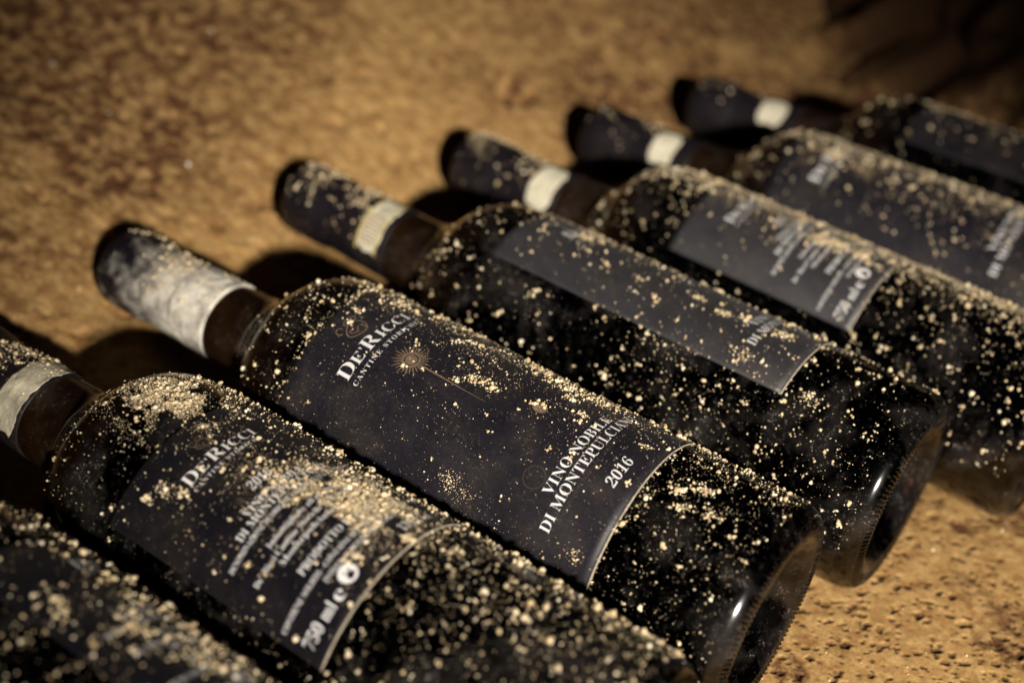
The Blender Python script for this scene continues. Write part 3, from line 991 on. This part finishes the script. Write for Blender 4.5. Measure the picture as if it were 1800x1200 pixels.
build_dust(b, 3, [(700, sparse3, 0.37, 0.42), (2600, sparse3, 0.20, 0.42), (5600, sparse3, 0.12, 0.3), (2600, lambda s, t: ((s > 50) & (s < 173)) * 0.6, 0.115, 0.35), (160, lambda s, t: ((s > 50) & (s < 173)) * 0.6, 0.26, 0.35),
                  (300, lambda s, t: (s > 170) * W(5, 55, 0.3, 0.5, 7, .4, 2)(s, t), 0.33, 0.45),
                  (420, lambda s, t: (s < 49) * W(0, 62, 0.35, 0.8, 5, .42, 8)(s, t), 0.36, 0.42),
                  (1300, lambda s, t: (s < 49) * W(0, 62, 0.35, 0.8, 6, .40, 3)(s, t), 0.16, 0.42),
                  (420, lambda s, t: (np.abs(s - 174.2) < 1.4) * W(0, 60, 0.3)(s, t), 0.22, 0.4),
                  (330, lambda s, t: (np.abs(s - 48.8) < 0.9) * W(10, 60, 0.3)(s, t), 0.18, 0.4),
                  (420, lambda s, t: (t > 62) * 1.0, 0.16, 0.4)],
           [(116, 10, 1.9, 90, 0.22), (110, 9, 1.7, 80, 0.22), (121, 15, 0.9, 14, 0.28), (93, 4, 0.9, 16, 0.3), (95, 6, 1.0, 16, 0.28), (80, -2, 1.1, 22, 0.3), (88, -10, 1.3, 30, 0.3),
            (92, -20, 4.0, 150, 0.24), (80, -24, 4.0, 130, 0.24), (100, -25, 3.5, 90, 0.24), (107, -27, 3.0, 60, 0.24), (104, 60, 2.2, 120, 0.14), (98, 62, 2.6, 90, 0.13), (56, 62, 1.5, 36, 0.2),
            (40, 12, 1.6, 50, 0.3), (36, 20, 1.4, 40, 0.28), (33, 5, 1.5, 36, 0.3), (28, 16, 1.8, 40, 0.28), (57, -3, 0.9, 16, 0.25), (64, 21, 0.7, 8, 0.3), (53, 21, 0.6, 7, 0.35),
            (133, -10, 1.3, 24, 0.3), (128, -16, 1.4, 28, 0.3), (166, 14, 1.1, 20, 0.35), (168, 6, 1.0, 16, 0.35), (160, -18, 1.8, 36, 0.3), (150, 24, 0.5, 6, 0.3), (139, 22, 0.6, 8, 0.35)],
           extra=[np.concatenate(q) for q in zip(neck_grains(320, 0.30, 250, 289, -10, 34), neck_grains(2200, 0.13, 232, 268, 5, 42))], labels=((49.6, 173.5),))

# B4: pale-sheened front label turned away
b = bottle(9.4, 84.7, -1.14, 'wine bottle with a printed cream strip on its neck and a lightly dusted front label', seed=4)
front_label(b, -28.5, -110, 33, paper=M_PAPER_SATIN)
neck_strip(b, 233.5, 245.5, -16, 86, True)
build_dust(b, 4, [(760, W(-6, 42, 0.16, 0.55, 9, 0.4, 5), 0.42, 0.42), (1500, W(-6, 46, 0.2, 0.6, 8, 0.4, 9), 0.21, 0.42),
                  (900, W(-42, 8, 0.0, 0.5, 7, .38, 2), 0.30, 0.45), (1300, lambda s, t: (s < 110) * (t > 25) * W(40, 40, 0.5, 0.6, 8, 0.42, 3)(s, t), 0.22, 0.5), (260, lambda s, t: (t > 30) * 1.0, 0.42, 0.4)],
           [(68, 22, 2.0, 50, 0.28), (150, -12, 2, 40, 0.35), (96, -3, 1.4, 26, 0.3), (84, 0, 1.6, 34, 0.34), (77, -4, 1.5, 34, 0.3), (118, 4, 1.2, 14, 0.35), (40, 28, 2.4, 60, 0.28), (132, 5, 1.0, 12, 0.4), (62, -5, 2.0, 50, 0.3)],
           extra=[np.concatenate(q) for q in zip(neck_grains(300, 0.36, 246, 289, -8, 36), neck_grains(1200, 0.14, 246, 289, -4, 40))], labels=((49.6, 173.5),))

# B5: back label, ridge of dust
b = bottle(39.7, 161.5, -2.0, 'wine bottle with half its back label clean and dust crusted along its top', seed=5)
back_label(b, 2.0, -0.8, paper=M_PAPER_SATIN)
neck_strip(b, 233, 246.5, -6, 80, False)
build_dust(b, 5, [(2600, W(-18, 22, 0.02, 0.35, 9, 0.36, 4), 0.31, 0.45), (3200, W(-16, 26, 0.03, 0.4, 7, 0.36, 1), 0.23, 0.4), (6000, W(-20, 20, 0.01, 0.6, 8, 0.36, 4), 0.15, 0.3),
                  (1700, lambda s, t: (s < 82) * W(10, 60, 0.5, 0.5, 6, .38, 6)(s, t), 0.30, 0.45), (500, lambda s, t: (s > 160) * W(0, 60, 0.4)(s, t), 0.38, 0.4),
                  (60, lambda s, t: (t > 10) * 1.0, 0.45, 0.3)],
           [(104, 2, 3, 90, 0.36), (112, 4, 3, 90, 0.36), (92, 3, 3, 70, 0.36)],
           extra=[np.concatenate(q) for q in zip(neck_grains(320, 0.38, 246, 289, -8, 36), neck_grains(1200, 0.15, 246, 289, -4, 40))], labels=((81.5, 162.7),))

# B6: dusty front label
b = bottle(64.0, 251.0, 1.3, 'wine bottle coated with brown crumbs right across its dark front label', seed=6)
front_label(b, 12, -100, 95, 11.0)
neck_strip(b, 239.5, 252.5, 2, 70, False)
build_dust(b, 6, [(4200, W(-8, 36, 0.05, 0.6, 9, 0.38, 3), 0.32, 0.45), (2200, W(-10, 38, 0.1, 0.5, 7, 0.36, 8), 0.24, 0.4), (5000, W(-16, 26, 0.02, 0.6, 8, 0.36, 3), 0.16, 0.3)],
           [(165, 10, 3, 60, 0.4)], extra=neck_grains(120, 0.4, 252, 289, -8, 36), labels=((60.6, 184.5),))

# B7: against the rock
b = bottle(82.5, 329.5, 1.45, 'shadowed wine bottle lying against the rough rock wall', seed=7)
front_label(b, -70, -130, 40)
neck_strip(b, 238, 252, 0, 60, False)
build_dust(b, 7, [(1500, W(-40, 16, 0.02, 0.4, 9, 0.38, 5), 0.45, 0.4), (600, W(-10, 45, 0.1, 0.6, 9, 0.4, 2), 0.45, 0.4)], [],
           extra=neck_grains(80, 0.4, 252, 289, -8, 36), labels=((49.6, 173.5),))

# ------------------------------------------------------------------ loose grit on the floor
n = 2000
x = np.r_[RNG.uniform(-30, 130, 500), RNG.uniform(-620, -240, 1500)]
y = np.r_[RNG.uniform(0, 240, 500), RNG.uniform(-60, 600, 1500)]
r = np.clip(0.17 * np.exp(RNG.normal(0, 0.45, n)), 0.08, 0.8)
g = link('sand_grit', grains_mesh('sand_grit', np.stack([x, y, floor_z(x, y) + r * 0.4], -1), r, M_CRUMB))
tag(g, 'loose sandy grit scattered over the tufa floor', 'grit', kind='stuff')
pts = [world_on_floor(px, py) for px, py in ((330, 293), (93, 113), (371, 58), (139, 508), (191, 200))]
rad = np.array([1.25, 0.8, 0.8, 0.55, 0.5])
p = np.array([(a, c, float(floor_z(a, c)) + q * 0.5) for (a, c), q in zip(pts, rad)])
g = link('quartz_grit', grains_mesh('quartz_grit', p, rad, M_GLINT))
tag(g, 'tiny pale glinting quartz grains on the floor beyond the necks', 'grit', kind='stuff')
